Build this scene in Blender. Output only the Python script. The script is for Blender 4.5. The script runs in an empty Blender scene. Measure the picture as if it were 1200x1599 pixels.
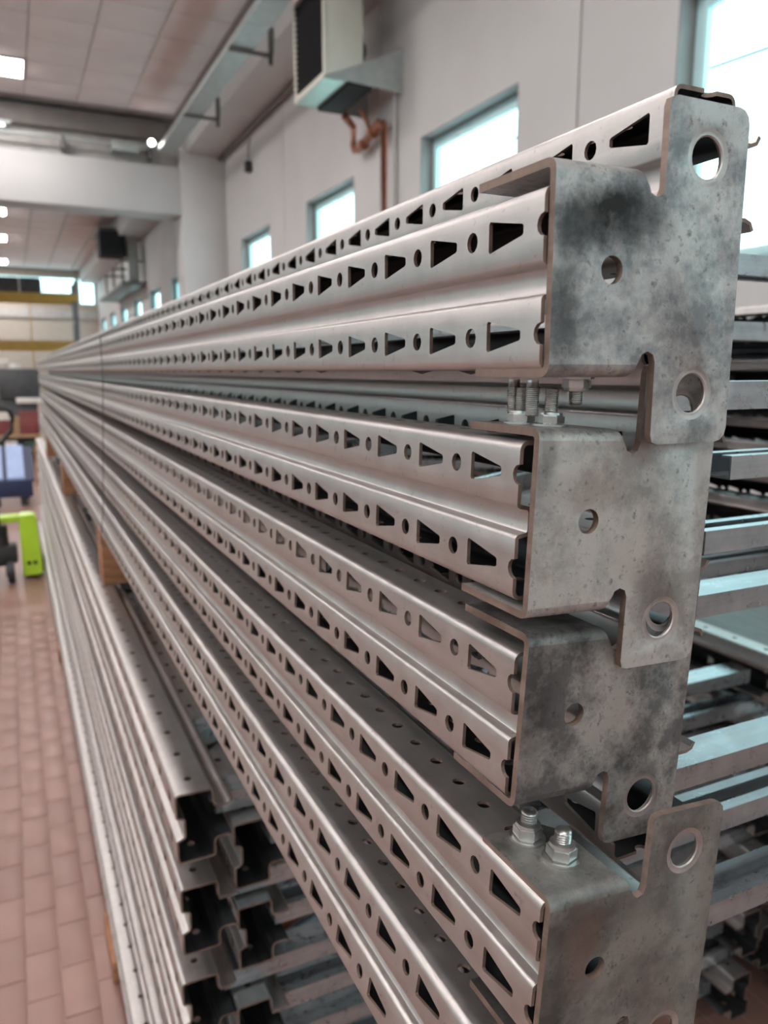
import bpy, bmesh, math, random
from mathutils import Vector, Matrix
from mathutils.geometry import tessellate_polygon
random.seed(7)
PI = math.pi
R_ = math.radians
C = bpy.context.scene.collection
S = bpy.context.scene

# ------------------------------------------------------------------ camera
H = 1.85                                   # lens height; the floor lies at FZ, so the lens is 1.40 m above it
FZ = 0.45
cam_d = bpy.data.cameras.new('camera')
cam = bpy.data.objects.new('camera', cam_d); C.objects.link(cam)
right = Vector((0.90170846, -0.43234461, 0.0))
up = Vector((0.07813519, 0.16296066, 0.98353379))
fwd = Vector((0.42522553, 0.88686073, -0.18072433))
m = Matrix((( right.x, up.x, -fwd.x, 0), (right.y, up.y, -fwd.y, 0), (right.z, up.z, -fwd.z, H), (0, 0, 0, 1)))
cam.matrix_world = m
cam_d.sensor_fit = 'VERTICAL'; cam_d.sensor_height = 36.0
cam_d.lens = 1200.0/1599.0*36.0
cam_d.clip_start = 0.02; cam_d.clip_end = 200
cam_d.dof.use_dof = True
cam_d.dof.focus_distance = 0.37
cam_d.dof.aperture_fstop = 11.5
S.camera = cam

# ------------------------------------------------------------------ sky, exposure
world = bpy.data.worlds.new('sky'); S.world = world; world.use_nodes = True
wn = world.node_tree.nodes; wl = world.node_tree.links
bg = wn['Background']
bg.inputs['Color'].default_value = (0.90, 0.965, 1.0, 1); bg.inputs['Strength'].default_value = 3.4
S.view_settings.view_transform = 'Standard'; S.view_settings.look = 'None'
S.view_settings.gamma = 1.0; S.view_settings.use_curve_mapping = False
S.view_settings.exposure = 0.42
LAMP = 43.0                                  # strength of the ceiling light panels
S.cycles.max_bounces = 10; S.cycles.diffuse_bounces = 6; S.cycles.transparent_max_bounces = 12

# ------------------------------------------------------------------ materials
def new_mat(name):
    mt = bpy.data.materials.new(name); mt.use_nodes = True
    nt = mt.node_tree; return mt, nt.nodes, nt.links, nt.nodes['Principled BSDF']

def coords(n, l, scale=(1, 1, 1), rnd=True):
    tc = n.new('ShaderNodeTexCoord'); mp = n.new('ShaderNodeMapping')
    l.new(tc.outputs['Object'], mp.inputs['Vector']); mp.inputs['Scale'].default_value = scale
    if rnd:
        oi = n.new('ShaderNodeObjectInfo'); mu = n.new('ShaderNodeMath'); mu.operation = 'MULTIPLY'
        mu.inputs[1].default_value = 17.0; l.new(oi.outputs['Random'], mu.inputs[0])
        cb = n.new('ShaderNodeCombineXYZ')
        for k in 'XYZ': l.new(mu.outputs[0], cb.inputs[k])
        l.new(cb.outputs[0], mp.inputs['Location'])
    return mp.outputs['Vector']

def noise(n, l, vec, scale, detail=4, rough=.55):
    t = n.new('ShaderNodeTexNoise'); t.inputs['Scale'].default_value = scale
    t.inputs['Detail'].default_value = detail; t.inputs['Roughness'].default_value = rough
    l.new(vec, t.inputs['Vector']); return t.outputs['Fac']

def ramp(n, l, fac, stops):
    r = n.new('ShaderNodeValToRGB'); e = r.color_ramp.elements
    while len(e) < len(stops): e.new(0.5)
    for i, (p, c) in enumerate(stops):
        e[i].position = p; e[i].color = (c, c, c, 1) if isinstance(c, float) else (*c, 1)
    l.new(fac, r.inputs['Fac']); return r.outputs['Color']

def mixc(n, l, fac, a, b):
    x = n.new('ShaderNodeMix'); x.data_type = 'RGBA'
    if isinstance(fac, float): x.inputs['Factor'].default_value = fac
    else: l.new(fac, x.inputs['Factor'])
    for s, v in ((6, a), (7, b)):
        if isinstance(v, tuple): x.inputs[s].default_value = (*v, 1)
        else: l.new(v, x.inputs[s])
    return x.outputs[2]

def bump(n, l, h, strength, dist=.001):
    b = n.new('ShaderNodeBump'); b.inputs['Strength'].default_value = strength; b.inputs['Distance'].default_value = dist
    l.new(h, b.inputs['Height']); return b.outputs['Normal']

def plain(name, col, rough=.6, metal=0., var=.12, scale=6., emit=0.):
    mt, n, l, b = new_mat(name)
    v = coords(n, l); f = noise(n, l, v, scale)
    lo = tuple(c*(1-var) for c in col); hi = tuple(min(1, c*(1+var)) for c in col)
    l.new(ramp(n, l, f, [(.3, lo), (.7, hi)]), b.inputs['Base Color'])
    b.inputs['Roughness'].default_value = rough; b.inputs['Metallic'].default_value = metal
    if emit:
        b.inputs['Emission Color'].default_value = (1, 1, 1, 1); b.inputs['Emission Strength'].default_value = emit
    return mt

def steel(name, lo, hi, rough=(.34, .52), metal=.85, streak=(30, 1.2, 30), spots=0., speck=(.10, .07, .05)):
    mt, n, l, b = new_mat(name)
    v = coords(n, l, streak); f = noise(n, l, v, 3.0, 6, .6)
    v2 = coords(n, l, (1, 1, 1)); f2 = noise(n, l, v2, 55, 5, .65)
    ad = n.new('ShaderNodeMath'); ad.operation = 'ADD'; l.new(f, ad.inputs[0]); l.new(f2, ad.inputs[1])
    hf = n.new('ShaderNodeMath'); hf.operation = 'MULTIPLY'; hf.inputs[1].default_value = .5; l.new(ad.outputs[0], hf.inputs[0])
    col = ramp(n, l, hf.outputs[0], [(.36, lo), (.62, hi)])
    if spots:
        f3 = noise(n, l, v2, 160, 4, .7)
        mk = ramp(n, l, f3, [(.62, 0.), (.72, spots)])
        col = mixc(n, l, mk, col, speck)
    l.new(col, b.inputs['Base Color']); b.inputs['Metallic'].default_value = metal
    l.new(ramp(n, l, f2, [(.3, rough[0]), (.7, rough[1])]), b.inputs['Roughness'])
    return mt

M = {}
M['steel'] = steel('raw_steel', (.40, .374, .364), (.505, .476, .465), rough=(.35, .46), metal=.9, spots=.35)
M['steel_inner'] = steel('brace_steel', (.30, .32, .34), (.46, .48, .50), rough=(.24, .38), streak=(1.2, 30, 30), spots=.25)
M['rust'] = steel('rusty_cut_edge', (.13, .085, .065), (.27, .20, .17), rough=(.5, .7), metal=.5, spots=.5)
M['zinc'] = steel('zinc_plated_bolts', (.36, .36, .355), (.60, .595, .58), rough=(.26, .36), metal=.95)
M['scale'] = steel('shade_dark_inside', (.035, .036, .039), (.085, .085, .088), rough=(.38, .55), metal=.8, spots=.4)  # inner faces of the posts: interior shade put into the base colour
M['ring'] = steel('rubbed_ring', (.34, .31, .30), (.52, .47, .45), rough=(.35, .5), metal=.8, spots=.4)
M['dark_steel'] = steel('dark_blocker_steel', (.05, .05, .05), (.14, .13, .12), rough=(.35, .5), metal=.8)  # used only for the added light-blocking packs

def plate_material(name, dark, light, balance, smudges=(), rusty=()):
    mt, n, l, b = new_mat(name)
    v = coords(n, l, (1, 1, 1))
    big = noise(n, l, v, 34, 6, .66); fine = noise(n, l, v, 210, 5, .7); mid = noise(n, l, v, 80, 4, .6)
    sm = n.new('ShaderNodeMath'); sm.operation = 'MULTIPLY_ADD'; sm.inputs[1].default_value = .35
    l.new(fine, sm.inputs[0]); l.new(big, sm.inputs[2])
    col = ramp(n, l, sm.outputs[0], [(balance-.09, dark), (balance+.10, light)])
    col = mixc(n, l, ramp(n, l, fine, [(.56, 0.), (.70, .7)]), col, tuple(c*.33 for c in dark))
    col = mixc(n, l, ramp(n, l, mid, [(.60, 0.), (.75, .35)]), col, (.30, .20, .16))
    tc = n.new('ShaderNodeTexCoord')
    for (cx, cz, rx, rz, s, c) in [(*q, (.018, .016, .015)) for q in smudges] + [(*q, (.20, .12, .10)) for q in rusty]:
        mp = n.new('ShaderNodeMapping'); mp.vector_type = 'TEXTURE'
        mp.inputs['Location'].default_value = (cx, 0, cz); mp.inputs['Scale'].default_value = (rx, 1, rz)
        wp = n.new('ShaderNodeTexNoise'); wp.inputs['Scale'].default_value = 55; wp.inputs['Detail'].default_value = 6; wp.inputs['Roughness'].default_value = .65
        l.new(tc.outputs['Object'], wp.inputs['Vector'])
        of = n.new('ShaderNodeVectorMath'); of.operation = 'MULTIPLY_ADD'; l.new(wp.outputs['Color'], of.inputs[0])
        of.inputs[1].default_value = (.03, 0, .03); of.inputs[2].default_value = (-.015, 0, -.015)
        sm_ = n.new('ShaderNodeVectorMath'); sm_.operation = 'ADD'; l.new(tc.outputs['Object'], sm_.inputs[0]); l.new(of.outputs[0], sm_.inputs[1])
        l.new(sm_.outputs[0], mp.inputs['Vector'])
        ln = n.new('ShaderNodeVectorMath'); ln.operation = 'LENGTH'; l.new(mp.outputs[0], ln.inputs[0])
        wob = n.new('ShaderNodeMath'); wob.operation = 'MULTIPLY_ADD'; wob.inputs[1].default_value = .5
        l.new(ln.outputs['Value'], wob.inputs[0]); hm = n.new('ShaderNodeMath'); hm.operation = 'MULTIPLY'; hm.inputs[1].default_value = .3
        l.new(fine, hm.inputs[0]); l.new(hm.outputs[0], wob.inputs[2])
        col = mixc(n, l, ramp(n, l, wob.outputs[0], [(.35, s), (.62, s*.6), (.98, 0.)]), col, c)
    l.new(col, b.inputs['Base Color']); b.inputs['Metallic'].default_value = .72
    l.new(ramp(n, l, fine, [(.3, .40), (.7, .62)]), b.inputs['Roughness'])
    l.new(bump(n, l, fine, .22, .0006), b.inputs['Normal'])
    return mt
# stains keep their own place on each plate (plate coordinates: x across, z up from its middle)
M['plate_a'] = plate_material('plate_smudged', (.20, .199, .208), (.47, .455, .445), .66,
                              smudges=[(.027, .023, .014, .0085, .99), (.011, .018, .010, .010, .7), (.006, -.012, .007, .020, .6), (.043, .019, .013, .009, .55)])
M['plate_b'] = plate_material('plate_speckled', (.31, .30, .29), (.52, .50, .48), .62,
                              smudges=[(.070, -.030, .010, .014, .35), (.004, .03, .006, .02, .4)], rusty=[(.030, .014, .014, .008, .5), (.052, .032, .012, .006, .4)])
M['plate_c'] = plate_material('plate_patchy', (.14, .139, .14), (.41, .395, .38), .68,
                              smudges=[(.045, .036, .03, .010, .6), (.006, .004, .010, .03, .5)])
M['plate_d'] = plate_material('plate_dull', (.155, .152, .146), (.27, .26, .245), .66,
                              smudges=[(.006, -.020, .012, .03, .5), (.018, .024, .03, .008, .4)], rusty=[(.020, .012, .008, .016, .55)])

M['concrete'] = plain('painted_concrete', (.53, .513, .508), .75, var=.04, scale=1.2)
M['concrete_dim'] = plain('painted_beam', (.50, .482, .478), .75, var=.04, scale=1.2)
M['far_wall'] = plain('cream_wall', (.42, .37, .32), .8, var=.05)
M['ceil_panel'] = plain('ceiling_board', (.70, .62, .61), .8, var=.05, scale=2)
M['ceil_joint'] = plain('ceiling_joint', (.36, .32, .31), .8)
M['band_dark'] = plain('dark_sheet', (.19, .165, .155), .6)
M['band_grey'] = plain('grey_sheet', (.42, .395, .38), .6)
M['galv'] = plain('galvanised_tray', (.42, .45, .44), .45, .5, var=.1, scale=9)
M['bracket'] = plain('bracket_steel', (.16, .15, .145), .5, .4)
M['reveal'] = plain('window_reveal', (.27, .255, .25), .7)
M['winframe'] = plain('pale_teal_aluminium', (.52, .75, .77), .45, .0, var=.05)
M['heater'] = plain('cream_enamel', (.60, .57, .50), .45, var=.04)
M['heater_under'] = plain('grey_green_sheet', (.40, .50, .44), .4, .3, var=.08)
M['grille'] = plain('black_grille', (.012, .013, .016), .8)
M['copper'] = plain('copper_pipe', (.36, .15, .09), .4, .7, var=.25, scale=20)
M['black'] = plain('black_rubber', (.02, .02, .021), .55)
M['lime'] = plain('lime_green_paint', (.42, .66, .03), .32, var=.06)
M['navy'] = plain('navy_paint', (.017, .026, .075), .5)
M['paleblue'] = plain('pale_blue_panel', (.30, .38, .60), .5, var=.08)
M['red'] = plain('dull_red_plastic', (.20, .045, .045), .5, var=.2)
M['board'] = plain('cardboard', (.36, .22, .13), .8, var=.15)
M['white_item'] = plain('white_board', (.72, .66, .62), .6)
M['yellow'] = plain('yellow_beam_paint', (.62, .36, .07), .45, var=.08)
M['grey_post'] = plain('grey_post_paint', (.24, .24, .26), .5)
M['dark_cover'] = plain('dark_cover', (.07, .062, .068), .6, var=.3)
M['machine'] = plain('dark_grey_machine', (.055, .055, .058), .5, var=.3, scale=3)
M['green_item'] = plain('dark_green_plastic', (.035, .07, .06), .5)
M['strap'] = plain('dark_strap', (.05, .045, .042), .5)
M['ink'] = plain('marker_ink', (.02, .018, .018), .7)

mt, n, l, b = new_mat('wood_block')
v = coords(n, l, (3, 3, 20)); f = noise(n, l, v, 4, 6, .6)
l.new(ramp(n, l, f, [(.3, (.19, .075, .035)), (.7, (.36, .17, .085))]), b.inputs['Base Color']); b.inputs['Roughness'].default_value = .75
M['wood'] = mt

# klinker floor: tiles near by are pieces, the slab beyond carries the same bond
mt, n, l, b = new_mat('red_klinker_tile')
oi = n.new('ShaderNodeObjectInfo'); v = coords(n, l); f = noise(n, l, v, 14, 5, .6)
base = ramp(n, l, oi.outputs['Random'], [(0., (.212, .112, .092)), (1., (.255, .139, .115))])
dirt = ramp(n, l, f, [(.45, 0.), (.75, .45)])
l.new(mixc(n, l, dirt, base, (.18, .108, .088)), b.inputs['Base Color'])
b.inputs['Roughness'].default_value = .42; l.new(bump(n, l, f, .15, .001), b.inputs['Normal'])
M['tile'] = mt
mt, n, l, b = new_mat('klinker_floor')
tc = n.new('ShaderNodeTexCoord'); mp = n.new('ShaderNodeMapping'); mp.inputs['Rotation'].default_value = (0, 0, PI/2)
l.new(tc.outputs['Object'], mp.inputs['Vector'])
bt = n.new('ShaderNodeTexBrick'); l.new(mp.outputs[0], bt.inputs['Vector'])
bt.inputs['Color1'].default_value = (.222, .119, .097, 1); bt.inputs['Color2'].default_value = (.250, .137, .112, 1)
bt.inputs['Mortar'].default_value = (.315, .198, .172, 1)
bt.inputs['Scale'].default_value = 1.0; bt.inputs['Brick Width'].default_value = .159; bt.inputs['Row Height'].default_value = .075
bt.inputs['Mortar Size'].default_value = .002
l.new(bt.outputs['Color'], b.inputs['Base Color']); b.inputs['Roughness'].default_value = .42
M['floor'] = mt
M['grout'] = plain('pinkish_grout', (.315, .198, .172), .8)

mt, n, l, b = new_mat('window_glass')
for nd in list(n):
    if nd.type == 'BSDF_PRINCIPLED': n.remove(nd)
out = [x for x in n if x.type == 'OUTPUT_MATERIAL'][0]
tr = n.new('ShaderNodeBsdfTransparent'); tr.inputs['Color'].default_value = (.77, .955, .96, 1)
gl = n.new('ShaderNodeBsdfGlossy'); gl.inputs['Roughness'].default_value = .03
mx = n.new('ShaderNodeMixShader'); mx.inputs[0].default_value = .05
l.new(tr.outputs[0], mx.inputs[1]); l.new(gl.outputs[0], mx.inputs[2]); l.new(mx.outputs[0], out.inputs['Surface'])
M['glass'] = mt
mt, n, l, b = new_mat('lamp_diffuser')
b.inputs['Base Color'].default_value = (.8, .8, .8, 1)
b.inputs['Emission Color'].default_value = (1, .965, .94, 1); b.inputs['Emission Strength'].default_value = LAMP
M['lamp'] = mt
M['tube'] = plain('painted_reflection_glow', (.8, .8, .8), emit=2.2)  # emission stands in for light caught on a strip, no lamp

# ------------------------------------------------------------------ builders
def link(mesh, name, parent=None, loc=(0, 0, 0), rot=(0, 0, 0), scale=(1, 1, 1)):
    o = bpy.data.objects.new(name, mesh); C.objects.link(o)
    o.parent = parent; o.location = loc; o.rotation_euler = rot; o.scale = scale
    return o

def thing(name, label, cat, loc=(0, 0, 0), rot=(0, 0, 0), group=None):
    o = bpy.data.objects.new(name, None); C.objects.link(o); o.empty_display_size = .05
    o.location = loc; o.rotation_euler = rot
    return tag(o, label, cat, group)

def tag(o, label, cat, group=None):
    o['label'] = label; o['category'] = cat
    if group: o['group'] = group
    return o

def structure(o):
    o['kind'] = 'structure'; return o

def finish(bm, name, mats, smooth=True, angle=35):
    me = bpy.data.meshes.new(name); bmesh.ops.recalc_face_normals(bm, faces=bm.faces); bm.to_mesh(me); bm.free()
    for x in (mats if isinstance(mats, (list, tuple)) else [mats]): me.materials.append(x)
    if smooth:
        me.polygons.foreach_set('use_smooth', [True]*len(me.polygons)); me.set_sharp_from_angle(angle=R_(angle))
    return me

def box(bm, a, b_, mat=0, bev=0.):
    (x0, y0, z0), (x1, y1, z1) = a, b_
    vs = [bm.verts.new(p) for p in ((x0, y0, z0), (x1, y0, z0), (x1, y1, z0), (x0, y1, z0), (x0, y0, z1), (x1, y0, z1), (x1, y1, z1), (x0, y1, z1))]
    fs = [bm.faces.new([vs[i] for i in q]) for q in ((0, 3, 2, 1), (4, 5, 6, 7), (0, 1, 5, 4), (1, 2, 6, 5), (2, 3, 7, 6), (3, 0, 4, 7))]
    for f in fs: f.material_index = mat
    if bev:
        ed = {e for f in fs for e in f.edges}
        bmesh.ops.bevel(bm, geom=list(ed), offset=bev, segments=2, affect='EDGES', profile=.5)

def boxes(name, lst, mat, bev=0.):
    bm = bmesh.new()
    for a, b_ in lst: box(bm, a, b_, 0, bev)
    return finish(bm, name, mat)

def cyl(bm, p, q, r, seg=16, r2=None, mat=0, caps=True):
    p, q = Vector(p), Vector(q); d = (q-p); L = d.length
    mtx = Matrix.Translation((p+q)/2) @ d.to_track_quat('Z', 'Y').to_matrix().to_4x4()
    g = bmesh.ops.create_cone(bm, cap_ends=caps, segments=seg, radius1=r, radius2=r if r2 is None else r2, depth=L, matrix=mtx)
    for v in g['verts']:
        for f in v.link_faces: f.material_index = mat

def tube(bm, pts, r, seg=8):
    pts = [Vector(p) for p in pts]; rings = []
    for i, p in enumerate(pts):
        d = (pts[min(i+1, len(pts)-1)]-pts[max(i-1, 0)]).normalized()
        qm = d.to_track_quat('Z', 'Y').to_matrix()
        rings.append([bm.verts.new(p+qm @ Vector((r*math.cos(2*PI*k/seg), r*math.sin(2*PI*k/seg), 0))) for k in range(seg)])
    for a, b_ in zip(rings, rings[1:]):
        for k in range(seg): bm.faces.new((a[k], a[(k+1) % seg], b_[(k+1) % seg], b_[k]))
    bm.faces.new(rings[0][::-1]); bm.faces.new(rings[-1])

def lathe(bm, prof, center, seg=20, mat=0):
    cx, cy, cz = center; rings = []
    for r, z in prof:
        rings.append([bm.verts.new((cx+r*math.cos(2*PI*k/seg), cy+r*math.sin(2*PI*k/seg), cz+z)) for k in range(seg)])
    for a, b_ in zip(rings, rings[1:]):
        for k in range(seg):
            f = bm.faces.new((a[k], a[(k+1) % seg], b_[(k+1) % seg], b_[k])); f.material_index = mat
    bm.faces.new(rings[0][::-1]); bm.faces.new(rings[-1])

def prism(bm, poly, axis, a, b_, mat=0):
    """closed outline extruded from a to b_ along an axis ('x','y','z'); outline in the two other axes in order"""
    def P(u, v, w): return {'x': (w, u, v), 'y': (u, w, v), 'z': (u, v, w)}[axis]
    A = [bm.verts.new(P(u, v, a)) for u, v in poly]; B = [bm.verts.new(P(u, v, b_)) for u, v in poly]
    n_ = len(poly)
    fs = [bm.faces.new((A[i], A[(i+1) % n_], B[(i+1) % n_], B[i])) for i in range(n_)]
    fs += [bm.faces.new(A[::-1]), bm.faces.new(B)]
    for f in fs: f.material_index = mat

def solidified(me, name, t, offset, rim_mat=0, back_mat=0):
    o = bpy.data.objects.new('tmp', me); C.objects.link(o)
    md = o.modifiers.new('s', 'SOLIDIFY'); md.thickness = t; md.offset = offset
    md.use_even_offset = False; md.material_offset_rim = rim_mat; md.material_offset = back_mat
    dg = bpy.context.evaluated_depsgraph_get(); dg.update()
    res = bpy.data.meshes.new_from_object(o.evaluated_get(dg)); res.name = name
    bpy.data.objects.remove(o); bpy.data.meshes.remove(me)
    res.polygons.foreach_set('use_smooth', [True]*len(res.polygons)); res.set_sharp_from_angle(angle=R_(38))
    return res

def tess(loops, to3d, want):
    """triangles of an outline with holes, wound to face `want`"""
    vec = [[Vector((u, v, 0)) for u, v in lp] for lp in loops]; flat = [p for lp in loops for p in lp]
    tris = tessellate_polygon(vec); pts = [to3d(u, v) for u, v in flat]; out = []
    for a, b_, c in tris:
        nrm = (Vector(pts[b_])-Vector(pts[a])).cross(Vector(pts[c])-Vector(pts[a]))
        out.append((a, b_, c) if nrm.dot(Vector(want)) > 0 else (a, c, b_))
    return pts, out

def arc(cx, cz, r, a0, a1, n_):
    return [(cx+r*math.cos(R_(a0+(a1-a0)*i/n_)), cz+r*math.sin(R_(a0+(a1-a0)*i/n_))) for i in range(n_+1)]

def upright_mesh(name, cells, pitch, s, style):
    """perforated rack post: web at x=0 facing -x, flanges and flared lips to +x, running along +y from 0"""
    mm = .001*s
    if style == 'large': half = [(7, 0), (7, 7.2), (6.2, 8.6), (1.2, 10.6), (0.2, 11.4), (0, 12.6)]      # half of the centre groove
    else: half = [(6, 0), (6, 3.9), (5.4, 4.8), (1.6, 5.5), (.5, 6.1), (0, 7.2)]
    half += [('web',)] + [(0, 30)] + arc(4, 30, 4, 157, 90, 3)
    half += [('flange',)] + [(31, 34)] + arc(31, 30, 4, 68, 0, 3) + [(35, 20.5)]
    half += arc(38.5, 20, 3.5, 200, 270, 3)[1:] + [(46, 16.2), (49, 17.2), (50.5, 20)]
    segs, prev, pend = [], None, None
    for h in half:
        if len(h) == 1: pend = h[0]; continue
        if prev: segs.append((prev, h, pend)); pend = None
        prev = h
    full = []
    for a, b_, k in segs:
        full.append((a, b_, k)); full.append(((b_[0], -b_[1]), (a[0], -a[1]), k))
    verts, faces = [], []
    def band(a, b_, k):
        ax, az, bx, bz = a[0]*mm, a[1]*mm, b_[0]*mm, b_[1]*mm
        w = math.hypot(bx-ax, bz-az); dx, dz = (bx-ax)/w, (bz-az)/w
        want = (-dz, 0, dx)
        f3 = lambda y, u: (ax+dx*u, y, az+dz*u)
        if k is None:
            v0 = len(verts); verts.extend([f3(0, 0), f3(0, w), f3(pitch, w), f3(pitch, 0)])
            faces.append((v0, v0+1, v0+2, v0+3)); return
        lowside = a[1] < 0 and k == 'web'
        if k == 'web':
            uc = abs(20*mm-abs(az)); rr = 4.25*mm
        else:
            uc = abs(20*mm-abs(ax)) if style == 'near' else abs(17*mm-abs(ax)); rr = 3.6*mm
        uc = min(max(uc, rr+.0008), w-rr-.0008)
        ends = not (style == 'large')
        outl = [(0, 0), (pitch, 0)]
        if ends: outl += [(pitch+rr*math.cos(R_(t)), uc+rr*math.sin(R_(t))) for t in (270, 240, 210, 180, 150, 120, 90)]
        outl += [(pitch, w), (0, w)]
        if ends: outl += [(rr*math.cos(R_(t)), uc+rr*math.sin(R_(t))) for t in (90, 60, 30, 0, -30, -60, -90)]
        loops = [outl]; c = pitch/2
        if k == 'web':
            if style == 'large':
                hw, h1, h2 = 5.5*mm, 6.5*mm, 4*mm
            else:
                hw, h1, h2 = 12.1*mm, 6.3*mm, 1.9*mm
            q = .9*mm                                       # wide end towards +y, narrow end towards -y
            loops.append([(c+hw, uc-h1+q), (c+hw, uc+h1-q), (c+hw-q, uc+h1), (c-hw+q, uc+h2+q*.3), (c-hw, uc+h2-q*.6), (c-hw, uc-h2+q*.6), (c-hw+q, uc-h2-q*.3), (c+hw-q, uc-h1)])
        else:
            loops.append([(c+rr*math.cos(2*PI*t/12), uc+rr*math.sin(2*PI*t/12)) for t in range(12)])
        pts, tris = tess(loops, f3, want); v0 = len(verts); verts.extend(pts)
        faces.extend([tuple(v0+i for i in t) for t in tris])
    for sg in full: band(*sg)
    av, af, nv = [], [], len(verts)
    for i in range(cells):
        av.extend([(x, y+i*pitch, z) for x, y, z in verts]); af.extend([tuple(j+i*nv for j in f) for f in faces])
    me = bpy.data.meshes.new(name+'_sheet'); me.from_pydata(av, [], af)
    bm = bmesh.new(); bm.from_mesh(me); bmesh.ops.remove_doubles(bm, verts=bm.verts, dist=2e-5); bm.to_mesh(me); bm.free()
    me.materials.append(M['steel']); me.materials.append(M['scale']); me.materials.append(M['rust'])  # second slot darkens the inside to paint in its shade
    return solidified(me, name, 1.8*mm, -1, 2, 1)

def c_channel(name, w, h, lip, t, up_open=True):
    """unit length along x, y 0..w, z -h/2..h/2; opening up or down"""
    z0, z1 = -h/2, h/2
    o = [(0, z0), (w, z0), (w, z1), (w-lip, z1), (w-lip, z1-t), (w-t, z1-t), (w-t, z0+t), (t, z0+t), (t, z1-t), (lip, z1-t), (lip, z1), (0, z1)]
    if not up_open: o = [(y, -z) for y, z in o][::-1]
    bm = bmesh.new(); prism(bm, o, 'x', 0, 1)
    return finish(bm, name, M['steel_inner'], angle=30)

def foot_plate_mesh(name, mat):
    """bent foot plate: face in the xz plane at y=0 looking -y, two flanges folded back over the post, ear strip with big holes"""
    W, SX, HM, HE, r = .045, .0535, .040, .068, .005
    zb = HM-r; X1 = .0975
    out = [(0, -zb), (W-.004, -zb)]
    slot_r = (SX-W)/2
    def ear(sgn):
        q = [(W, sgn*(zb-.001))]
        q += [(W, sgn*.034)] if sgn < 0 else [(W, sgn*.034)]
        return q
    lower = [(W-.0002, -zb+.0012), (W, -zb+.003), (W, -.034)] + [(W+slot_r-slot_r*math.cos(R_(t)), -.034+slot_r*math.sin(R_(t))) for t in (45, 90, 135)] + [(SX, -.034)]
    lower += [(SX, -HE+.004), (SX+.001, -HE+.001), (SX+.004, -HE)] + [(X1-.006+.006*math.sin(R_(t)), -HE+.006-.006*math.cos(R_(t))) for t in (0, 30, 60, 90)]
    outl = [(0, -zb), (W-.001, -zb)] + lower
    outl += [(x, -z) for x, z in lower[::-1]] + [(W-.001, zb), (0, zb)]
    ring = lambda cx, cz, rr: [(cx+rr*math.cos(2*PI*k/24), cz+rr*math.sin(2*PI*k/24)) for k in range(24)]
    holes = [((.0285, .001), .0054, None), ((.0755, .047), .0081, .0112), ((.0755, -.047), .0081, .0112)]
    loops = [outl] + [ring(c[0], c[1], ro or ri) for c, ri, ro in holes]
    pts, tris = tess(loops, lambda u, v: (u, 0, v), (0, -1, 0))
    bm = bmesh.new(); vs = [bm.verts.new(p) for p in pts]
    for t in tris: bm.faces.new([vs[i] for i in t])
    for c, ri, ro in holes:                                  # spot-faced seat round the big holes
        if ro:
            rs = [[bm.verts.new((x, y, z)) for x, z in ring(c[0], c[1], rr)] for rr, y in ((ro, 0), (ro-.0008, .0004), (ri+.0006, .0004), (ri, .0009))]
            for a, b_ in zip(rs, rs[1:]):
                for k in range(24): bm.faces.new((a[k], a[(k+1) % 24], b_[(k+1) % 24], b_[k])).material_index = 2
    FL = .052
    for sg in (1, -1):                                       # the bends and the two flanges
        prof = [(0, zb)] + [(r-r*math.cos(R_(t)), zb+r*math.sin(R_(t))) for t in (22, 45, 68, 90)] + [(FL-.010, HM), (FL, HM)]
        xr = [W-.001, W-.0016, W-.0025, W-.0036, W-.005, W-.005, W-.013]; rows = []
        for (y, z), x1 in zip(prof, xr):
            rows.append([bm.verts.new((x, y, sg*z)) for x in (0.0, x1*.5, x1)])
        for a, b_ in zip(rows, rows[1:]):
            for k in range(2):
                q = (a[k], a[k+1], b_[k+1], b_[k]); bm.faces.new(q if sg > 0 else q[::-1])
    bmesh.ops.remove_doubles(bm, verts=bm.verts, dist=1e-5)
    me = bpy.data.meshes.new(name+'_sheet'); bm.to_mesh(me); bm.free()
    me.materials.append(mat); me.materials.append(M['rust']); me.materials.append(M['ring'])
    return solidified(me, name, .0034, -1, 1)

def nut_mesh():
    bm = bmesh.new()
    hexa = lambda rr: [(rr*math.cos(PI/3*k), rr*math.sin(PI/3*k)) for k in range(6)]
    prism(bm, hexa(.0071), 'z', .0012, .0068)
    bmesh.ops.bevel(bm, geom=[e for e in bm.edges if abs(e.verts[0].co.z-e.verts[1].co.z) < 1e-6], offset=.0007, segments=2, affect='EDGES')
    lathe(bm, [(.0054, .0068), (.0060, .0068), (.0058, .0082), (.0046, .0084)], (0, 0, 0))
    lathe(bm, [(.0088, 0), (.0088, .0012), (.0070, .0012)], (0, 0, 0))
    return finish(bm, 'hex_nut', M['zinc'])

def bolt_mesh(name, L):
    bm = bmesh.new(); prof = [(.0034, -.004)]; z = 0.
    while z < L-.001:
        prof += [(.0034, z), (.0040, z+.00055)]; z += .0011
    prof += [(.0033, L)]
    lathe(bm, prof, (0, 0, 0), 14)
    return finish(bm, name, M['zinc'], angle=60)

# ------------------------------------------------------------------ the hall
XW, XL, Y0, YF, ZC = 4.0, -12.0, -8.0, 39.6, 6.40
floor = structure(link(boxes('floor', [((XL, Y0, FZ-.2), (XW+.4, YF+.4, FZ-.004))], M['floor']), 'floor'))
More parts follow.
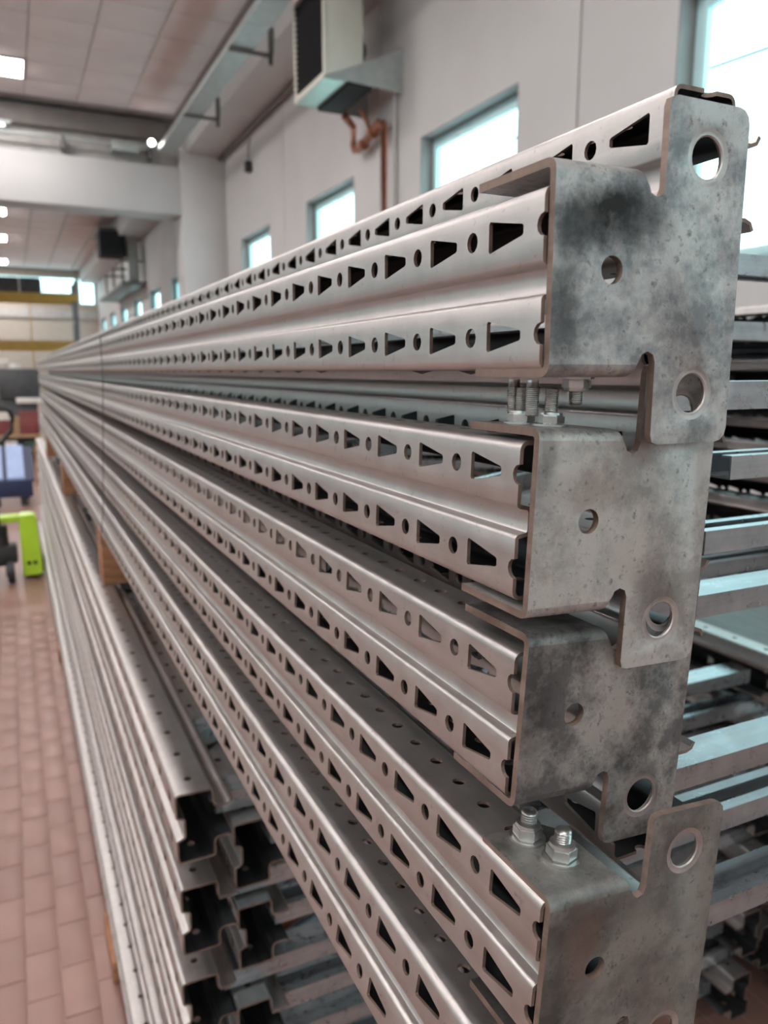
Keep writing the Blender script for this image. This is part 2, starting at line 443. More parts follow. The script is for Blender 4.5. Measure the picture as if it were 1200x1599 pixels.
# a 7.5 x 16 cm running bond of tiles along the aisle
bm = bmesh.new(); box(bm, (-.0366, -.0783, -.012), (.0366, .0783, .0), 0, .001); tile = finish(bm, 'floor_tile', M['tile'])
for ix in range(-9, 3):
    for iy in range(0, 24):
        y = .984+iy*.159+(.0795 if ix % 2 else 0.)
        link(tile, 'floor_tile', floor, (-.038+ix*.075, y, FZ-.001*random.random()), (0, 0, 0))
ceiling = structure(link(boxes('ceiling', [((XL, Y0, ZC+.02), (XW+.4, YF+.4, ZC+.3))], M['ceil_joint']), 'ceiling'))
PX, PY = .82, .83
bm = bmesh.new(); box(bm, (-PX/2+.007, -PY/2+.012, 0), (PX/2-.007, PY/2-.012, .03), 0, .003); panel = finish(bm, 'ceiling_panel', M['ceil_panel'])
LX = [.17, .17-4*PX, .17-8*PX, .17-12*PX]; LY = [13.89-PY*6*k for k in range(0, 5)]
cells_lamp = {(round(x/PX*100), round(y/PY*100)) for x in LX for y in LY}
for ix in range(-9, 4):
    for iy in range(-6, 16):
        x = .17+ix*PX; y = 13.89+(iy-14)*PY
        if (round(x/PX*100), round(y/PY*100)) in cells_lamp: continue
        link(panel, 'ceiling_panel', ceiling, (x, y, ZC-.01))
bm = bmesh.new(); box(bm, (-2.0, -.60, 0), (2.0, .60, .03), 0, .004); panel2 = finish(bm, 'ceiling_board', M['ceil_panel'])
bm = bmesh.new(); box(bm, (-.03, -11.6, -.02), (.03, 11.6, .02)); joint2 = finish(bm, 'ceiling_batten', M['concrete_dim'])
for ix in range(-7, 4): link(joint2, 'ceiling_batten', ceiling, (.93+ix*.97, 27.8, ZC))
for iy in range(19):
    for ix in range(4): link(panel2, 'ceiling_board', ceiling, (1.9-4.05*ix, 16.6+iy*1.22, ZC+.005))

def lamp(x, y, w, d, lab, grp):
    t = thing('ceiling_light', lab, 'light', (x, y, ZC-.02), group=grp)
    bm = bmesh.new()
    for a, b_ in (((-w/2, -d/2), (w/2, -d/2+.03)), ((-w/2, d/2-.03), (w/2, d/2)), ((-w/2, -d/2+.03), (-w/2+.03, d/2-.03)), ((w/2-.03, -d/2+.03), (w/2, d/2-.03))):
        box(bm, (*a, -.012), (*b_, .04))
    link(finish(bm, 'frame', M['concrete_dim']), 'frame', t)
    link(boxes('diffuser', [((-w/2+.031, -d/2+.031, -.006), (w/2-.031, d/2-.031, .03))], M['lamp']), 'diffuser', t)
ROWS = ['over the aisle', 'in the second row', 'in the third row', 'in the left wall row']
PLACE = ['beside the cross beam', 'one step before the beam', 'level with the unit heater', 'above the standing point', 'close to the rear wall']
for p, x in enumerate(LX):
    for q, y in enumerate(LY):
        lamp(x, y, PX-.03, PY-.03, 'square white light panel in the tiled ceiling nearest the cross beam' if p == q == 0 else
             'square ceiling light %s, %s' % (ROWS[p], PLACE[q]), None if p == q == 0 else 'ceiling lights out of frame')
names = ['nearest', 'middle', 'farthest']
for k, (y, d) in enumerate(((25.9, 1.1), (30.9, 1.3), (37.4, 1.4))):
    lamp(-.18, y, .9, d, '%s of the three ceiling lights seen below the cross beam' % names[k], None)
    for x in (-5.2,): lamp(x, y, .9, d, '%s ceiling light of the outer row in the far bay' % names[k], 'far bay lights out of frame')

# right wall: precast panels with one window each; openings y0..y0+1.72, z 2.47..4.21
WZ0, WZ1, WW, PP = 2.47, 4.21, 1.72, 3.45
wall = structure(link(boxes('wall_right', [((XW+.16, 4.98+PP*k-.2, 0), (XW+.24, 4.98+PP*k+.2, ZC)) for k in range(-4, 11)] + [((XW+.16, Y0, 0), (XW+.24, 4.98-4*PP, ZC))], M['concrete']), 'wall_right'))
bm = bmesh.new(); off = .77                                   # window starts 0.77 m after each joint
for a, b_ in (((.011, 0), (off, ZC)), ((off+WW, 0), (PP-.011, ZC)), ((off, 0), (off+WW, WZ0)), ((off, WZ1), (off+WW, ZC))):
    box(bm, (0, a[0], a[1]), (.16, b_[0], b_[1]))
wall_panel = finish(bm, 'wall_panel', M['concrete'], smooth=False)
def window(name, x, y, z0, z1, w, nrm, lab):
    """frame in a recess; nrm 'x' = wall plane x, runs along y; 'y' = wall plane y, runs along x"""
    o = bpy.data.objects.new(name, None); C.objects.link(o); structure(o); o.location = (x, y, z0)
    o.rotation_euler = (0, 0, 0) if nrm == 'x' else (0, 0, PI/2 if nrm == 'y' else -PI/2)
    h = z1-z0
    t = .012; lo, hi = 0., .21
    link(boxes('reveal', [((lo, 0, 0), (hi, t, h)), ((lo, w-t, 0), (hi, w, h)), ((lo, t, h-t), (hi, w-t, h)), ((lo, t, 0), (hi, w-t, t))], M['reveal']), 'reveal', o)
    f = .085; a, b_ = .14, .20
    link(boxes('window_frame', [((a, t, t), (b_, t+f, h-t)), ((a, w-t-f, t), (b_, w-t, h-t)), ((a, t+f, h-t-f), (b_, w-t-f, h-t)), ((a, t+f, t), (b_, w-t-f, t+f))], M['winframe'], .004), 'window_frame', o)
    sf = .06; aa, bb = .12, .17; t2 = t+f*.6
    link(boxes('sash', [((aa, t2, t2), (bb, t2+sf, h-t2)), ((aa, w-t2-sf, t2), (bb, w-t2, h-t2)), ((aa, t2+sf, h-t2-sf), (bb, w-t2-sf, h-t2)), ((aa, t2+sf, t2), (bb, w-t2-sf, t2+sf))], M['winframe'], .004), 'sash', o)
    link(boxes('glass', [((.150, t2+sf-.005, t2+sf-.005), (.154, w-t2-sf+.005, h-t2-sf+.005))], M['glass']), 'glass', o)
for k in range(-4, 11):
    y = 4.98+PP*k
    if k < 10: link(wall_panel, 'wall_panel', wall, (XW, y, 0))
    if k < 10: window('window_%d' % (k+5), XW, y+off, WZ0, WZ1, WW, 'x', '')
structure(link(boxes('trim_3', [((XW+.0, 4.98+PP*10+.011, 0), (XW+.16, YF, ZC)), ((XW, Y0, 0), (XW+.16, 4.98-4*PP-.011, ZC))], M['concrete']), 'trim_3'))
# left wall and rear wall, never in the photograph: the same build with long window strips
structure(link(boxes('wall_left', [((XL-.2, Y0, 0), (XL, YF, WZ0)), ((XL-.2, Y0, WZ1), (XL, YF, ZC))] + [((XL-.2, Y0+4*k, WZ0), (XL, Y0+4*k+2.28, WZ1)) for k in range(12)], M['concrete']), 'wall_left'))
structure(link(boxes('wall_rear', [((XL, Y0-.2, 0), (XW, Y0, 4.9)), ((XL, Y0-.2, 6.08), (XW, Y0, ZC))] + [((XL+4*k, Y0-.2, 4.9), (XL+4*k+.7, Y0, 6.08)) for k in range(4)], M['concrete']), 'wall_rear'))
structure(link(boxes('window_30', [((XL-.08, Y0+4*k+2.28, WZ0), (XL-.076, Y0+4*k+4, WZ1)) for k in range(12)], M['glass']), 'window_30'))
structure(link(boxes('window_31', [((XL+4*k+.7, Y0-.08, 4.9), (XL+4*k+4, Y0-.076, 6.08)) for k in range(4)], M['glass']), 'window_31'))
# far wall with its high windows
fw = [((XL, YF, 0), (XW, YF+.2, 4.90)), ((XL, YF, 6.08), (XW, YF+.2, ZC)), ((XL, YF, 4.9), (-.55, YF+.2, 6.08)), ((3.09, YF, 4.9), (3.20, YF+.2, 6.08)), ((3.90, YF, 4.9), (XW, YF+.2, 6.08)), ((-.55, YF, 4.9), (3.09, YF+.2, 5.36))]
structure(link(boxes('wall_far', fw, M['far_wall']), 'wall_far'))
structure(link(boxes('trim_4', [((XL, YF-.12, 4.25), (XW, YF-.005, 4.62))], M['band_grey']), 'trim_4'))
def far_window(name, x0, x1, z0, z1, bars):
    o = bpy.data.objects.new(name, None); C.objects.link(o); structure(o); o.location = (x0, YF, z0); w, h = x1-x0, z1-z0
    f = .04
    link(boxes('window_frame', [((0, .05, 0), (f, .1, h)), ((w-f, .05, 0), (w, .1, h)), ((f, .05, h-f), (w-f, .1, h)), ((f, .05, 0), (w-f, .1, f))] + [((w*q-.02, .05, f), (w*q+.02, .1, h-f)) for q in bars], M['winframe']), 'window_frame', o)
    link(boxes('glass', [((f, .07, f), (w-f, .074, h-f))], M['glass']), 'glass', o)
far_window('window_40', -.55, 3.09, 5.36, 6.08, (.25, .5, .62, .82))
far_window('window_41', 3.20, 3.90, 4.90, 6.08, ())
# pillar, cross beam and beams over the wall
structure(link(boxes('trim_5', [((3.17, 15.4, 0), (XW, 16.1, ZC))], M['concrete'], .01), 'trim_5'))
structure(link(boxes('trim_6', [((XL, 15.42, 4.74), (3.168, 16.05, 5.58))], M['concrete_dim'], .01), 'trim_6'))
structure(link(boxes('trim_7', [((XL, 15.60, 5.582), (3.168, 16.0, ZC))], M['band_grey']), 'trim_7'))
structure(link(boxes('trim_8', [((XL, 15.42, 6.02), (3.0, 15.598, 6.33))], M['band_dark'], .01), 'trim_8'))
structure(link(boxes('trim_9', [((3.27, Y0, 5.85), (XW-.002, 15.395, ZC))], M['concrete'], .01), 'trim_9'))
structure(link(boxes('trim_10', [((3.27, 16.105, 5.85), (XW-.002, YF, ZC))], M['concrete'], .01), 'trim_10'))
# services
t = thing('cable_tray', 'long galvanised cable tray below the ceiling along the window wall', 'cable tray', (2.86, 0, 5.72))
link(boxes('tray', [((-.14, -6, 0), (.14, 15.0, .006)), ((-.146, -6, 0), (-.14, 15.0, .07)), ((.14, -6, 0), (.146, 15.0, .07))], M['galv']), 'tray', t)
link(boxes('cover', [((-.15, -6, .072), (.15, 15.0, .078))], M['galv']), 'cover', t)
bm = bmesh.new(); box(bm, (-.16, -.02, -.045), (.40, .02, -.004), 0, .003); box(bm, (.345, -.02, -.13), (.395, .02, -.046), 0, .003); box(bm, (.345, -.02, -.003), (.408, .02, .30), 0, .003)
br = finish(bm, 'bracket', M['bracket'])
for y in (1.8, 4.55, 7.3, 10.0, 12.73): link(br, 'bracket', t, (0, y, 0))
t = thing('conduit', 'thin horizontal pipe run clipped along the top of the cross beam', 'pipe', (0, 15.33, 5.83))
bm = bmesh.new(); cyl(bm, (-9, 0, 0), (2.75, 0, 0), .028); link(finish(bm, 'pipe', M['galv']), 'pipe', t)
for x in (-6, -2.4, 1.15, 2.62): link(boxes('clip', [((x-.03, -.04, -.17), (x+.03, .25, .04))], M['bracket'], .004), 'clip', t)
link(boxes('junction_box', [((1.95, -.06, -.10), (2.42, .22, .06))], M['galv'], .01), 'junction_box', t)
t = thing('reflected_glow_strip', 'bright glowing strip painting reflected light above the cross beam at upper left', 'light', (-1.6, 15.38, 5.94))
bm = bmesh.new(); cyl(bm, (-2, 0, 0), (1.85, 0, 0), .024); link(finish(bm, 'tube', M['tube']), 'tube', t)  # glowing rod that paints the reflected light above the beam
link(boxes('batten', [((-2.1, -.03, .026), (1.95, .035, .08))], M['galv'], .004), 'batten', t)
t = thing('spot_lamp', 'small round spot lamp beside the tray end on the beam', 'light', (2.62, 15.12, 5.88))
bm = bmesh.new(); cyl(bm, (0, 0, 0), (0, .14, 0), .055, 18, .075); link(finish(bm, 'housing', M['galv']), 'housing', t)
bm = bmesh.new(); cyl(bm, (0, -.012, 0), (0, -.001, 0), .05, 18); link(finish(bm, 'lens', M['lamp']), 'lens', t)
link(boxes('arm', [((-.02, .14, -.02), (.02, .46, .02))], M['bracket']), 'arm', t)
bm = bmesh.new(); tube(bm, [(3.98, 13.56, 5.72), (3.95, 13.56, 5.6), (3.94, 13.56, 5.34)], .012)
t = thing('pull_switch', 'dark hanging switch on a cable beneath the wall beam', 'switch', (0, 0, 0))
link(finish(bm, 'cable', M['bracket']), 'cable', t); link(boxes('switch_body', [((3.88, 13.50, 5.18), (3.985, 13.62, 5.35))], M['black'], .01), 'switch_body', t)
bm = bmesh.new(); cyl(bm, (3.92, 8.9, 5.80), (3.92, 15.39, 5.80), .035); tag(link(finish(bm, 'wall_pipe', M['bracket']), 'wall_pipe'), 'dark pipe running in the corner below the wall beam', 'pipe')

def heater(y0, y1, x0, zb, h, lab, near):
    t = thing('unit_heater', lab, 'heater', (x0, y0, zb)); w = y1-y0; d = .43
    link(boxes('casing', [((.05, 0, 0), (d, .02, h)), ((.05, w-.02, 0), (d, w, h)), ((.05, .02, h-.02), (d, w-.02, h)), ((d-.02, .02, 0), (d, w-.02, h-.02))], M['heater'], .004), 'casing', t)
    link(boxes('front_frame', [((0, 0, 0), (.05, .05, h)), ((0, w-.05, 0), (.05, w, h)), ((0, .05, h-.05), (.05, w-.05, h)), ((0, .05, 0), (.05, w-.05, .05))], M['heater'], .004), 'front_frame', t)
    link(boxes('grille', [((.045, .05, .05), (.06, w-.05, h-.05))], M['grille']), 'grille', t)
    bm = bmesh.new(); box(bm, (-.028, -w/2+.055, -.003), (.028, w/2-.055, .003)); lv = finish(bm, 'louvre', M['grille'])
    k = 0
    while .09+k*.055 < h-.06:
        link(lv, 'louvre', t, (.022, w/2, .09+k*.055), (0, R_(35), 0)); k += 1
    link(boxes('bottom_sheet', [((.01, .02, -.012), (d*.62, w-.02, 0))], M['heater_under']), 'bottom_sheet', t)
    link(boxes('rear_base', [((d*.62, .02, -.05), (d+.12, w-.02, -.001))], M['grille'], .004), 'rear_base', t)
    bm = bmesh.new()
    prism(bm, [(.0, .0), (XW-x0, -.05), (XW-x0, .40), (.42, .17)], 'y', -.008, -.002); gm = finish(bm, 'wall_bracket', M['galv'])
    link(gm, 'wall_bracket', t); link(gm, 'wall_bracket', t, (0, w+.01, 0))
    bm = bmesh.new(); cyl(bm, (d+.002, w/2, h*.45), (d+.10, w/2, h*.45), .33, 28, .26); cyl(bm, (d+.10, w/2, h*.45), (d+.2, w/2, h*.45), .1, 20)
    link(finish(bm, 'fan_shroud', M['grille']), 'fan_shroud', t)
heater(7.88, 8.80, 3.11, 4.79, 1.02, 'cream unit heater with black louvred front on the window wall', True)
t = thing('copper_pipe', 'copper heating pipes bent below the cream unit heater', 'pipe', (0, 0, 0))
bm = bmesh.new()
tube(bm, [(3.70, 8.78, 4.74), (3.86, 8.88, 4.66), (3.87, 8.91, 4.46), (3.87, 8.87, 4.40), (3.87, 8.76, 4.375), (3.87, 8.20, 4.50), (3.87, 8.11, 4.50), (3.87, 8.07, 4.42), (3.87, 8.07, .3)], .042)
link(finish(bm, 'supply_pipe', M['copper']), 'supply_pipe', t)
bm = bmesh.new(); tube(bm, [(3.78, 8.50, 4.74), (3.86, 8.50, 4.62), (3.88, 8.46, 4.52), (3.88, 8.24, 4.56), (3.90, 8.16, 4.50), (3.90, 8.16, 4.3)], .026)
link(finish(bm, 'return_pipe', M['copper']), 'return_pipe', t)
for y, z in ((8.62, 4.405), (8.36, 4.465)):
    bm = bmesh.new(); cyl(bm, (3.87, y-.045, z-.01), (3.87, y+.045, z+.01), .06, 14); link(finish(bm, 'pipe_union', M['copper']), 'pipe_union', t)
bm = bmesh.new(); cyl(bm, (3.95, 7.98, 0.02), (3.95, 7.98, 5.0), .018); link(finish(bm, 'grey_conduit', M['concrete_dim']), 'grey_conduit', t)
t = thing('air_duct_unit', 'black box heater with grey down duct on the far bay wall', 'heater', (2.72, 25.3, 0))
link(boxes('box', [((0, 0, 5.27), (.75, .9, 5.98))], M['grille'], .02), 'box', t)
link(boxes('duct', [((.80, .1, 4.55), (1.12, .5, 5.75))], M['galv'], .02), 'duct', t)
link(boxes('shelf', [((.55, -.2, 4.42), (1.40, 6.5, 4.52))], M['bracket'], .01), 'shelf', t)
for y in (.2, 2.4, 4.6): link(boxes('strut', [((.60, y, 4.53), (.66, y+.06, 5.2)), ((.67, y, 5.14), (1.44, y+.06, 5.2))], M['bracket']), 'strut', t)
link(boxes('upper_bracket', [((.0, .3, 6.0), (.68, 2.2, 6.12))], M['band_dark'], .02), 'upper_bracket', t)

# ------------------------------------------------------------------ rack frames
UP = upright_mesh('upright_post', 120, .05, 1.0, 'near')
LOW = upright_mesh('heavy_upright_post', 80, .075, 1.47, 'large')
BR_UP = c_channel('brace', .028, .0155, .008, .0015, True)
BR_DN = c_channel('brace_down', .028, .0155, .008, .0015, False)
BRL_UP = c_channel('heavy_brace', .045, .028, .010, .002, True)
BRL_DN = c_channel('heavy_brace_down', .045, .028, .010, .002, False)
NUT = nut_mesh(); BOLT_L = bolt_mesh('long_bolt', .0165); BOLT_S = bolt_mesh('short_bolt', .0105)
PL = {k: foot_plate_mesh('foot_plate', M['plate_'+k]) for k in 'abcd'}
WU = 1.0                                                    # width of an upper frame over its posts

def frame(label, x, y, zc, tilt, flip, by, up_open, plate=None, width=WU, low=False, bx=None):
    """a ladder frame lying flat: two posts, straight and slanting braces, a foot plate at the near end"""
    t = thing('rack_frame', label, 'rack frame', (x, y, zc+H), group='stacked rack frames')
    me = LOW if low else UP; s = 1.47 if low else 1.0; L = 6.0
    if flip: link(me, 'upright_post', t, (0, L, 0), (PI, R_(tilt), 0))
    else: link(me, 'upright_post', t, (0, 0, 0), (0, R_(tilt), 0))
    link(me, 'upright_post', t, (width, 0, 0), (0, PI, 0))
    bm_ = (BRL_UP if up_open else BRL_DN) if low else (BR_UP if up_open else BR_DN)
    xi = .042*s; bl = width-2*xi; bw = .045 if low else .028
    ys = [by-y] + [by-y+.18+.575*k for k in range(10)]
    x0 = xi if bx is None else bx-x
    link(bm_, 'brace', t, (x0, ys[0], 0), (0, 0, 0), (width-xi-x0, 1, 1))
    for k in range(9):
        y0, y1 = ys[k+1], ys[k+2]-.05
        x0, x1 = (xi, width-xi) if k % 2 == 0 else (width-xi, xi)
        a = math.atan2(y1-y0, x1-x0); ln = math.hypot(y1-y0, x1-x0)-.02
        link(bm_, 'brace', t, (x0+.005*math.cos(a), y0+.01, 0), (0, 0, a), (ln, 1, 1))
    link(bm_, 'brace', t, (xi, L-.12, 0), (0, 0, 0), (bl, 1, 1))
    if plate:
        key, py, pz, pt, bolts = plate
        p = link(PL[key], 'foot_plate', t, (.0015, py-y, pz-zc), (0, R_(pt), 0))
        for (bx, byy, sg, ln_) in bolts:
            if not (sg < 0 and ln_): link(NUT, 'hex_nut', p, (bx, byy, sg*.0401), (0, 0 if sg > 0 else PI, .35), (.85, .85, .7) if key in 'ab' else (1, 1, 1))
            link(BOLT_L if ln_ else BOLT_S, 'bolt', p, (bx, byy, sg*.0441), (0, 0 if sg > 0 else PI, 0), (.75, .75, .72) if key in 'ab' else (1, 1, 1))
    return t
# zc is the middle of the post relative to the lens
FR = 'raw steel rack frame, '
frame('topmost steel rack frame with a foot plate, black smudge on the plate', .184, .2457, .034, 0, False, .48, True,
      ('a', .2415, .0375, 0, [(.030, .020, -1, 0), (.016, .045, -1, 1), (.009, .022, -1, 1)]), bx=.56)
frame('second plated rack frame from top, pale speckled foot plate carrying long bolts', .1858, .2598, -.0622, 1.7, False, .350, True,
      ('b', .2500, -.0625, 2.4, [(.012, .030, 1, 1), (.017, .016, 1, 1)]), bx=.418)
frame('third plated rack frame from top, patchy grey plate below the speckled one', .1868, .2613, -.1545, 3, False, .352, False,
      ('c', .2545, -.1510, 3.8, []))
frame('fourth plated rack frame, dull plate with two big hex nuts on top', .1822, .2315, -.2538, 3.8, False, .322, False,
      ('d', .2275, -.2580, 4.0, [(.019, .043, 1, 0), (.024, .024, 1, 0)]))
frame('lowest rack frame of the upper pile, resting on the wooden beams', .1690, .2310, -.3445, 9, False, .305, True)
TL = ['highest rack frame of all, its post standing up behind the smudged plate', 'rack frame nested behind the gap under the smudged plate, marked with a 6',
      'rack frame nested behind the speckled plate', 'rack frame nested behind the patchy plate', 'rack frame nested behind the plate with two nuts']
for k, (zc, by, uo) in enumerate(((.0805, .435, False), (-.0135, .305, False), (-.111, .352, True), (-.207, .56, True), (-.304, .333, True))):
    tf = frame(TL[k], .2512, (.2523, .258, .262, .262, .262)[k], zc, 0, True, by, uo, bx=.402 if k == 2 else None)
    if k == 1:
        cu = bpy.data.curves.new('six', 'FONT'); cu.body = '6'; cu.size = .009; cu.extrude = .00008; cu.align_x = 'CENTER'; cu.align_y = 'CENTER'
        fo = bpy.data.objects.new('tmp', cu); C.objects.link(fo); dg = bpy.context.evaluated_depsgraph_get(); dg.update()
        fm = bpy.data.meshes.new_from_object(fo.evaluated_get(dg)); bpy.data.objects.remove(fo); fm.materials.clear(); fm.materials.append(M['ink'])
        link(fm, 'written_number', tf, (.0069, .0395, .0005), (PI/2, PI/2, -PI/2))
# strapping round the pile
bm = bmesh.new(); ys, yw = 1.76, .009
loop = [(.178, .0705), (.178, -.02), (.160, -.31), (.150, -.375), (.162, -.3815), (1.26, -.3815), (1.26, .118), (.246, .118)]
for i in range(len(loop)):
    (x0, z0), (x1, z1) = loop[i], loop[(i+1) % len(loop)]
    d = Vector((x1-x0, 0, z1-z0)).normalized(); nrm = Vector((-d.z, 0, d.x))*.0012
    prism(bm, [(x0, z0+H), (x1, z1+H), (x1+nrm.x, z1+nrm.z+H), (x0+nrm.x, z0+nrm.z+H)], 'y', ys, ys+yw)
tag(link(finish(bm, 'strapping_band', M['strap'], smooth=False), 'strapping_band'), 'thin dark strapping band tied round the upper pile', 'strap')

# lower pile: heavier frames, two columns of posts interleaved
NAMES = ['top', 'second', 'third', 'fourth', 'fifth', 'bottom']
LOWER = ((.1500, .945, -.595), (.1500, .940, -.729), (.1470, .950, -.879), (.1480, .938, -1.016), (.1375, .946, -1.153), (.1150, .940, -1.290))
for k, (x, y, zc) in enumerate(LOWER):
    frame('%s heavy rack frame of the lower pile, in its aisle-side column' % NAMES[k], x, y, zc, 0, False, .985, False, None, 1.19, True)
    if k < 5:
        frame('%s heavy rack frame of the lower pile, in its inner column' % ('lowest' if k == 4 else NAMES[k]), x+.0775+.003*math.sin(1.9*k), .955+.006*math.sin(2.1*k), zc-.0685, 0, False, .985, True, None, 1.19, True)
PADT = H-1.3402
for k, (y, lab) in enumerate(((2.04, 'nearest'), (3.66, 'middle'), (5.35, 'farthest'))):
    tag(link(boxes('wooden_beam', [((.176, y, H-.545), (1.30, y+.10, H-.3790))], M['wood'], .004), 'wooden_beam'),
        '%s brown wooden beam between the two piles of rack frames' % lab, 'wood', 'wooden beams between the piles')
for k, (y, lab) in enumerate(((1.67, 'nearest'), (3.9, 'middle'), (6.1, 'farthest'))):
    tag(link(boxes('wooden_skid', [((.1065, y, FZ), (1.31, y+.19, PADT))], M['wood'], .004), 'wooden_skid'),
        '%s wooden skid on the floor under the lower pile' % lab, 'wood', 'wooden skids under the lower pile')

# dark sheet packs, added to block light and darken the gap behind the pile
zp = FZ+.047
for k, lab in enumerate(('lowest', 'middle', 'topmost')):
    t = thing('light_blocker_pack', '%s dark steel pack added as light blocker between the lower pile and window wall' % lab, 'steel pack', (1.452, .12+.05*math.sin(3*k), zp), group='added light-blocking packs by the window wall')
    bm = bmesh.new()
    for q in range(6): box(bm, (.006*math.sin(7*q+k), .01*math.sin(5*q+k), .004+.029*q), (1.5+.006*math.sin(7*q+k), 5.9, .0305+.029*q), 0, .002)
    link(finish(bm, 'sheets', M['dark_steel']), 'sheets', t)
    for y in (.5, 2.8, 5.2): link(boxes('spacer', [((-.02, y, -.046), (1.52, y+.08, .003))], M['wood'], .003), 'spacer', t)
    zp += .2275
# ------------------------------------------------------------------ aisle and far end
FS = .757                                                    # the far things are drawn larger and brought to true size here
def put(t, x, y, z=0.):
    t.location = (x*FS, y*FS, FZ+z*FS); t.scale = (FS, FS, FS); return t
t = put(thing('pallet_truck', 'lime green hand pallet truck standing in the aisle', 'pallet truck'), -.20, 7.44)
for sg in (1, -1):
    bm = bmesh.new()
    prism(bm, [(sg*x, z) for x, z in ((.17, .03), (.325, .03), (.335, .09), (.33, .19), (.315, .56), (.29, .585), (.17, .585))], 'y', .0, .20)
    bmesh.ops.bevel(bm, geom=list(bm.edges), offset=.012, segments=2, affect='EDGES')
    link(finish(bm, 'body_side', M['lime']), 'body_side', t)
    link(boxes('fork', [((.17*sg-.0, .20, .08), (.33*sg, 1.35, .14))] if sg > 0 else [((-.33, .20, .08), (-.17, 1.35, .14))], M['lime'], .01), 'fork', t)
    bm = bmesh.new(); cyl(bm, (sg*.25-.035, 1.22, .04), (sg*.25+.035, 1.22, .04), .04); link(finish(bm, 'fork_roller', M['black']), 'fork_roller', t)
    bm = bmesh.new(); cyl(bm, (sg*.045, -.05, .1), (sg*.105, -.05, .1), .1, 24); cyl(bm, (sg*.034, -.05, .1), (sg*.045, -.05, .1), .05, 20)
    link(finish(bm, 'steering_wheel', M['black']), 'steering_wheel', t)
link(boxes('top_bar', [((-.168, .0, .525), (.168, .18, .583))], M['lime'], .012), 'top_bar', t)
bm = bmesh.new(); cyl(bm, (0, .02, .15), (0, .02, .50), .075, 20); box(bm, (-.14, -.06, .17), (.14, .14, .33), 0, .02)
link(finish(bm, 'hydraulic_pump', M['black']), 'hydraulic_pump', t)
bm = bmesh.new(); tube(bm, [(0, -.05, .45), (0, -.16, .9), (0, -.22, 1.22)], .022); link(finish(bm, 'handle_pole', M['black']), 'handle_pole', t)
bm = bmesh.new(); tube(bm, [(0, -.22, 1.22), (.10, -.225, 1.27), (.175, -.24, 1.36), (.19, -.25, 1.46), (.165, -.26, 1.53), (.08, -.265, 1.56), (-.08, -.265, 1.56), (-.165, -.26, 1.53), (-.19, -.25, 1.46), (-.175, -.24, 1.36), (-.10, -.225, 1.27), (0, -.22, 1.22)], .02)
link(finish(bm, 'handle_loop', M['black']), 'handle_loop', t)
for x in (.245, .295): 
    bm = bmesh.new(); cyl(bm, (x-.02, -.006, .15), (x-.02, .002, .15), .018, 12); link(finish(bm, 'bolt_head', M['black']), 'bolt_head', t)

t = put(thing('slatted_cart', 'navy steel cart with pale blue sloping slats behind the pallet truck', 'cart'), -.2, 11.7)
link(boxes('front_beam', [((-.55, 0, .12), (.37, .14, .36))], M['navy'], .01), 'front_beam', t)
for x in (-.50, -.14, .20): link(boxes('leg', [((x, .02, 0), (x+.09, .12, .119))], M['black']), 'leg', t)
for x in (-.50, -.22, .055):
    bm = bmesh.new(); prism(bm, [(.03, .362), (.66, .76), (.66, .79), (.03, .392)], 'x', x, x+.22); link(finish(bm, 'slat', M['paleblue'], smooth=False), 'slat', t)
bm = bmesh.new(); prism(bm, [(.05, .33), (.70, .735), (.70, .757), (.05, .358)], 'x', -.54, .40); link(finish(bm, 'back_board', M['navy'], smooth=False), 'back_board', t)
link(boxes('rear_leg', [((-.5, .6, 0), (-.42, .7, .66)), ((.24, .6, 0), (.32, .7, .66))], M['navy']), 'rear_leg', t)

t = put(thing('workbench', 'long wooden workbench at the far end of the aisle', 'workbench'), -1.0, 17.4)
link(boxes('top', [((-1.2, 0, .50), (1.48, 1.0, .56))], M['board'], .01), 'top', t)
link(boxes('shelf', [((-1.15, .06, .20), (1.45, .95, .24))], M['board'], .01), 'shelf', t)
for x in (-1.18, 1.36):
    for y in (.03, .87): link(boxes('leg', [((x, y, 0), (x+.1, y+.1, .499))], M['board'], .006), 'leg', t)
def crate(x, y, z, w, d, h, mat, lab, cat='box', grp=None):
    t = thing('storage_box', lab, cat, (x, y, z), group=grp); q = .012
    if y < 20: put(t, x, y, z)
    link(boxes('body', [((0, 0, 0), (w, q, h)), ((0, d-q, 0), (w, d, h)), ((0, q, 0), (q, d-q, h)), ((w-q, q, 0), (w, d-q, h)), ((q, q, 0), (w-q, d-q, q))], mat, .003), 'body', t)
    link(boxes('rim', [((-.012, -.012, h-.04), (w+.012, -.001, h-.01)), ((-.012, d+.001, h-.04), (w+.012, d+.012, h-.01))], mat), 'rim', t)
crate(-.95, 17.5, .561, .42, .5, .42, M['red'], 'leftmost dull red box on the far workbench')
crate(-.42, 17.5, .561, .38, .5, .30, M['red'], 'low dull red box beside the tan box on the far workbench')
crate(.12, 17.5, .561, .34, .5, .46, M['red'], 'tallest dull red box on the far workbench, at its pile end')
crate(-.03, 17.52, .561, .13, .4, .36, M['board'], 'narrow tan box between the red boxes on the far workbench')
crate(-.36, 17.46, .862, .30, .42, .14, M['white_item'], 'small pale box stacked on the low red box')
crate(.16, 17.45, .241, .28, .5, .18, M['green_item'], 'low dark green tray under the far workbench top')
crate(-.95, 17.5, .241, .6, .5, .22, M['board'], 'cardboard box on the shelf of the far workbench')
crate(-.20, 17.45, .241, .22, .5, .2, M['white_item'], 'pale box on the shelf of the far workbench')
t = thing('machine', 'dark grey machine with pale top parts behind the far workbench', 'machine'); put(t, -.2, 18.75)
link(boxes('base', [((-.1, 0, 0), (.70, .7, 1.25))], M['machine'], .02), 'base', t)
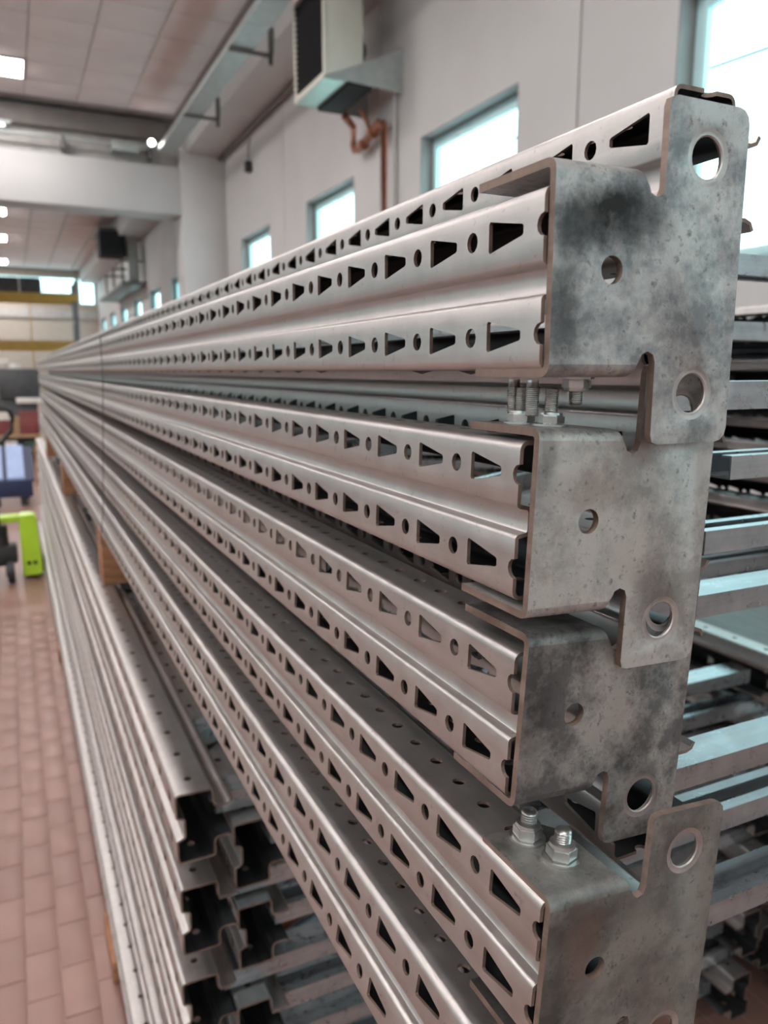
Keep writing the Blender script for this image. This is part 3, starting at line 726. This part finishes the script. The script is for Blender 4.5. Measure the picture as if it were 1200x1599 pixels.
link(boxes('head', [((-.05, -.1, 1.251), (.78, .8, 1.90))], M['machine'], .06), 'head', t)
link(boxes('tool_plate', [((.28, -.14, 1.15), (.78, -.101, 1.27))], M['white_item'], .008), 'tool_plate', t)
bm = bmesh.new(); cyl(bm, (.3, .3, 1.901), (.3, .3, 2.02), .13, 20); box(bm, (-.3, .2, 1.96), (.18, .5, 2.10), 0, .03); link(finish(bm, 'motor', M['white_item']), 'motor', t)
t = thing('cardboard_sheet', 'brown cardboard sheet standing upright by the far pile end', 'cardboard'); put(t, .27, 14.2)
link(boxes('sheet', [((0, 0, 0), (.12, .03, .62))], M['board']), 'sheet', t)
link(boxes('fold', [((.121, .0, 0), (.135, .22, .60))], M['board']), 'fold', t)

t = thing('storage_rack', 'tall rack with yellow beams and grey posts near the far wall', 'rack', (0, 24, 0))
for x in (-3.2, 1.80): link(boxes('post', [((x, .0, FZ), (x+.09, .09, 4.33)), ((x, 1.0, FZ), (x+.09, 1.09, 4.33)), ((x+.03, .091, 1.2), (x+.06, .999, 1.25)), ((x+.03, .091, 3.2), (x+.06, .999, 3.25))], M['grey_post'], .006), 'post', t)
for z in (3.76, 2.42, 1.15):
    for y in (-.05, 1.095):
        link(boxes('beam', [((-3.2, y, z), (1.89, y+.045, z+.21))], M['yellow'], .008), 'beam', t)
    if z < 3: link(boxes('lip_strip', [((-3.1, -.06, z+.215), (1.79, .0, z+.26))], M['yellow']), 'lip_strip', t)
link(boxes('tie_rod', [((.62, .03, 1.30), (.65, .05, 3.759))], M['yellow']), 'tie_rod', t)
t = thing('covered_bundle', 'long dark covered bundle lying across the top yellow beams', 'bundle', (-2.6, 24.1, 3.972))
link(boxes('cover', [((0, 0, 0), (3.58, .85, .42))], M['dark_cover'], .06), 'cover', t)
for x in (.8, 1.9, 3.0): link(boxes('tie', [((x, -.008, -.0), (x+.04, -.001, .42))], M['white_item']), 'tie', t)
for k, (x0, x1, z, hh, mt_, lab) in enumerate(((-1.2, .35, 1.361, .5, 'galv', 'grey metal box on the lower level of the yellow rack'), (.55, 1.5, 1.361, .42, 'white_item', 'cream box on the lower level of the yellow rack'))):
    crate(x0, 24.1, z, x1-x0, .8, hh, M[mt_], lab)
bm = bmesh.new(); tube(bm, [(12, -4, 6.4), (12, 4, 6.9), (12, 10, 7.22), (12, 11.3, 7.30), (12, 22, 7.9)], .03)
tag(link(finish(bm, 'overhead_cable', M['black']), 'overhead_cable'), 'thin overhead cable outside the nearest window', 'cable')

# bring the floor to height zero
for o in list(S.objects):
    if o.parent is None: o.location.z -= FZ
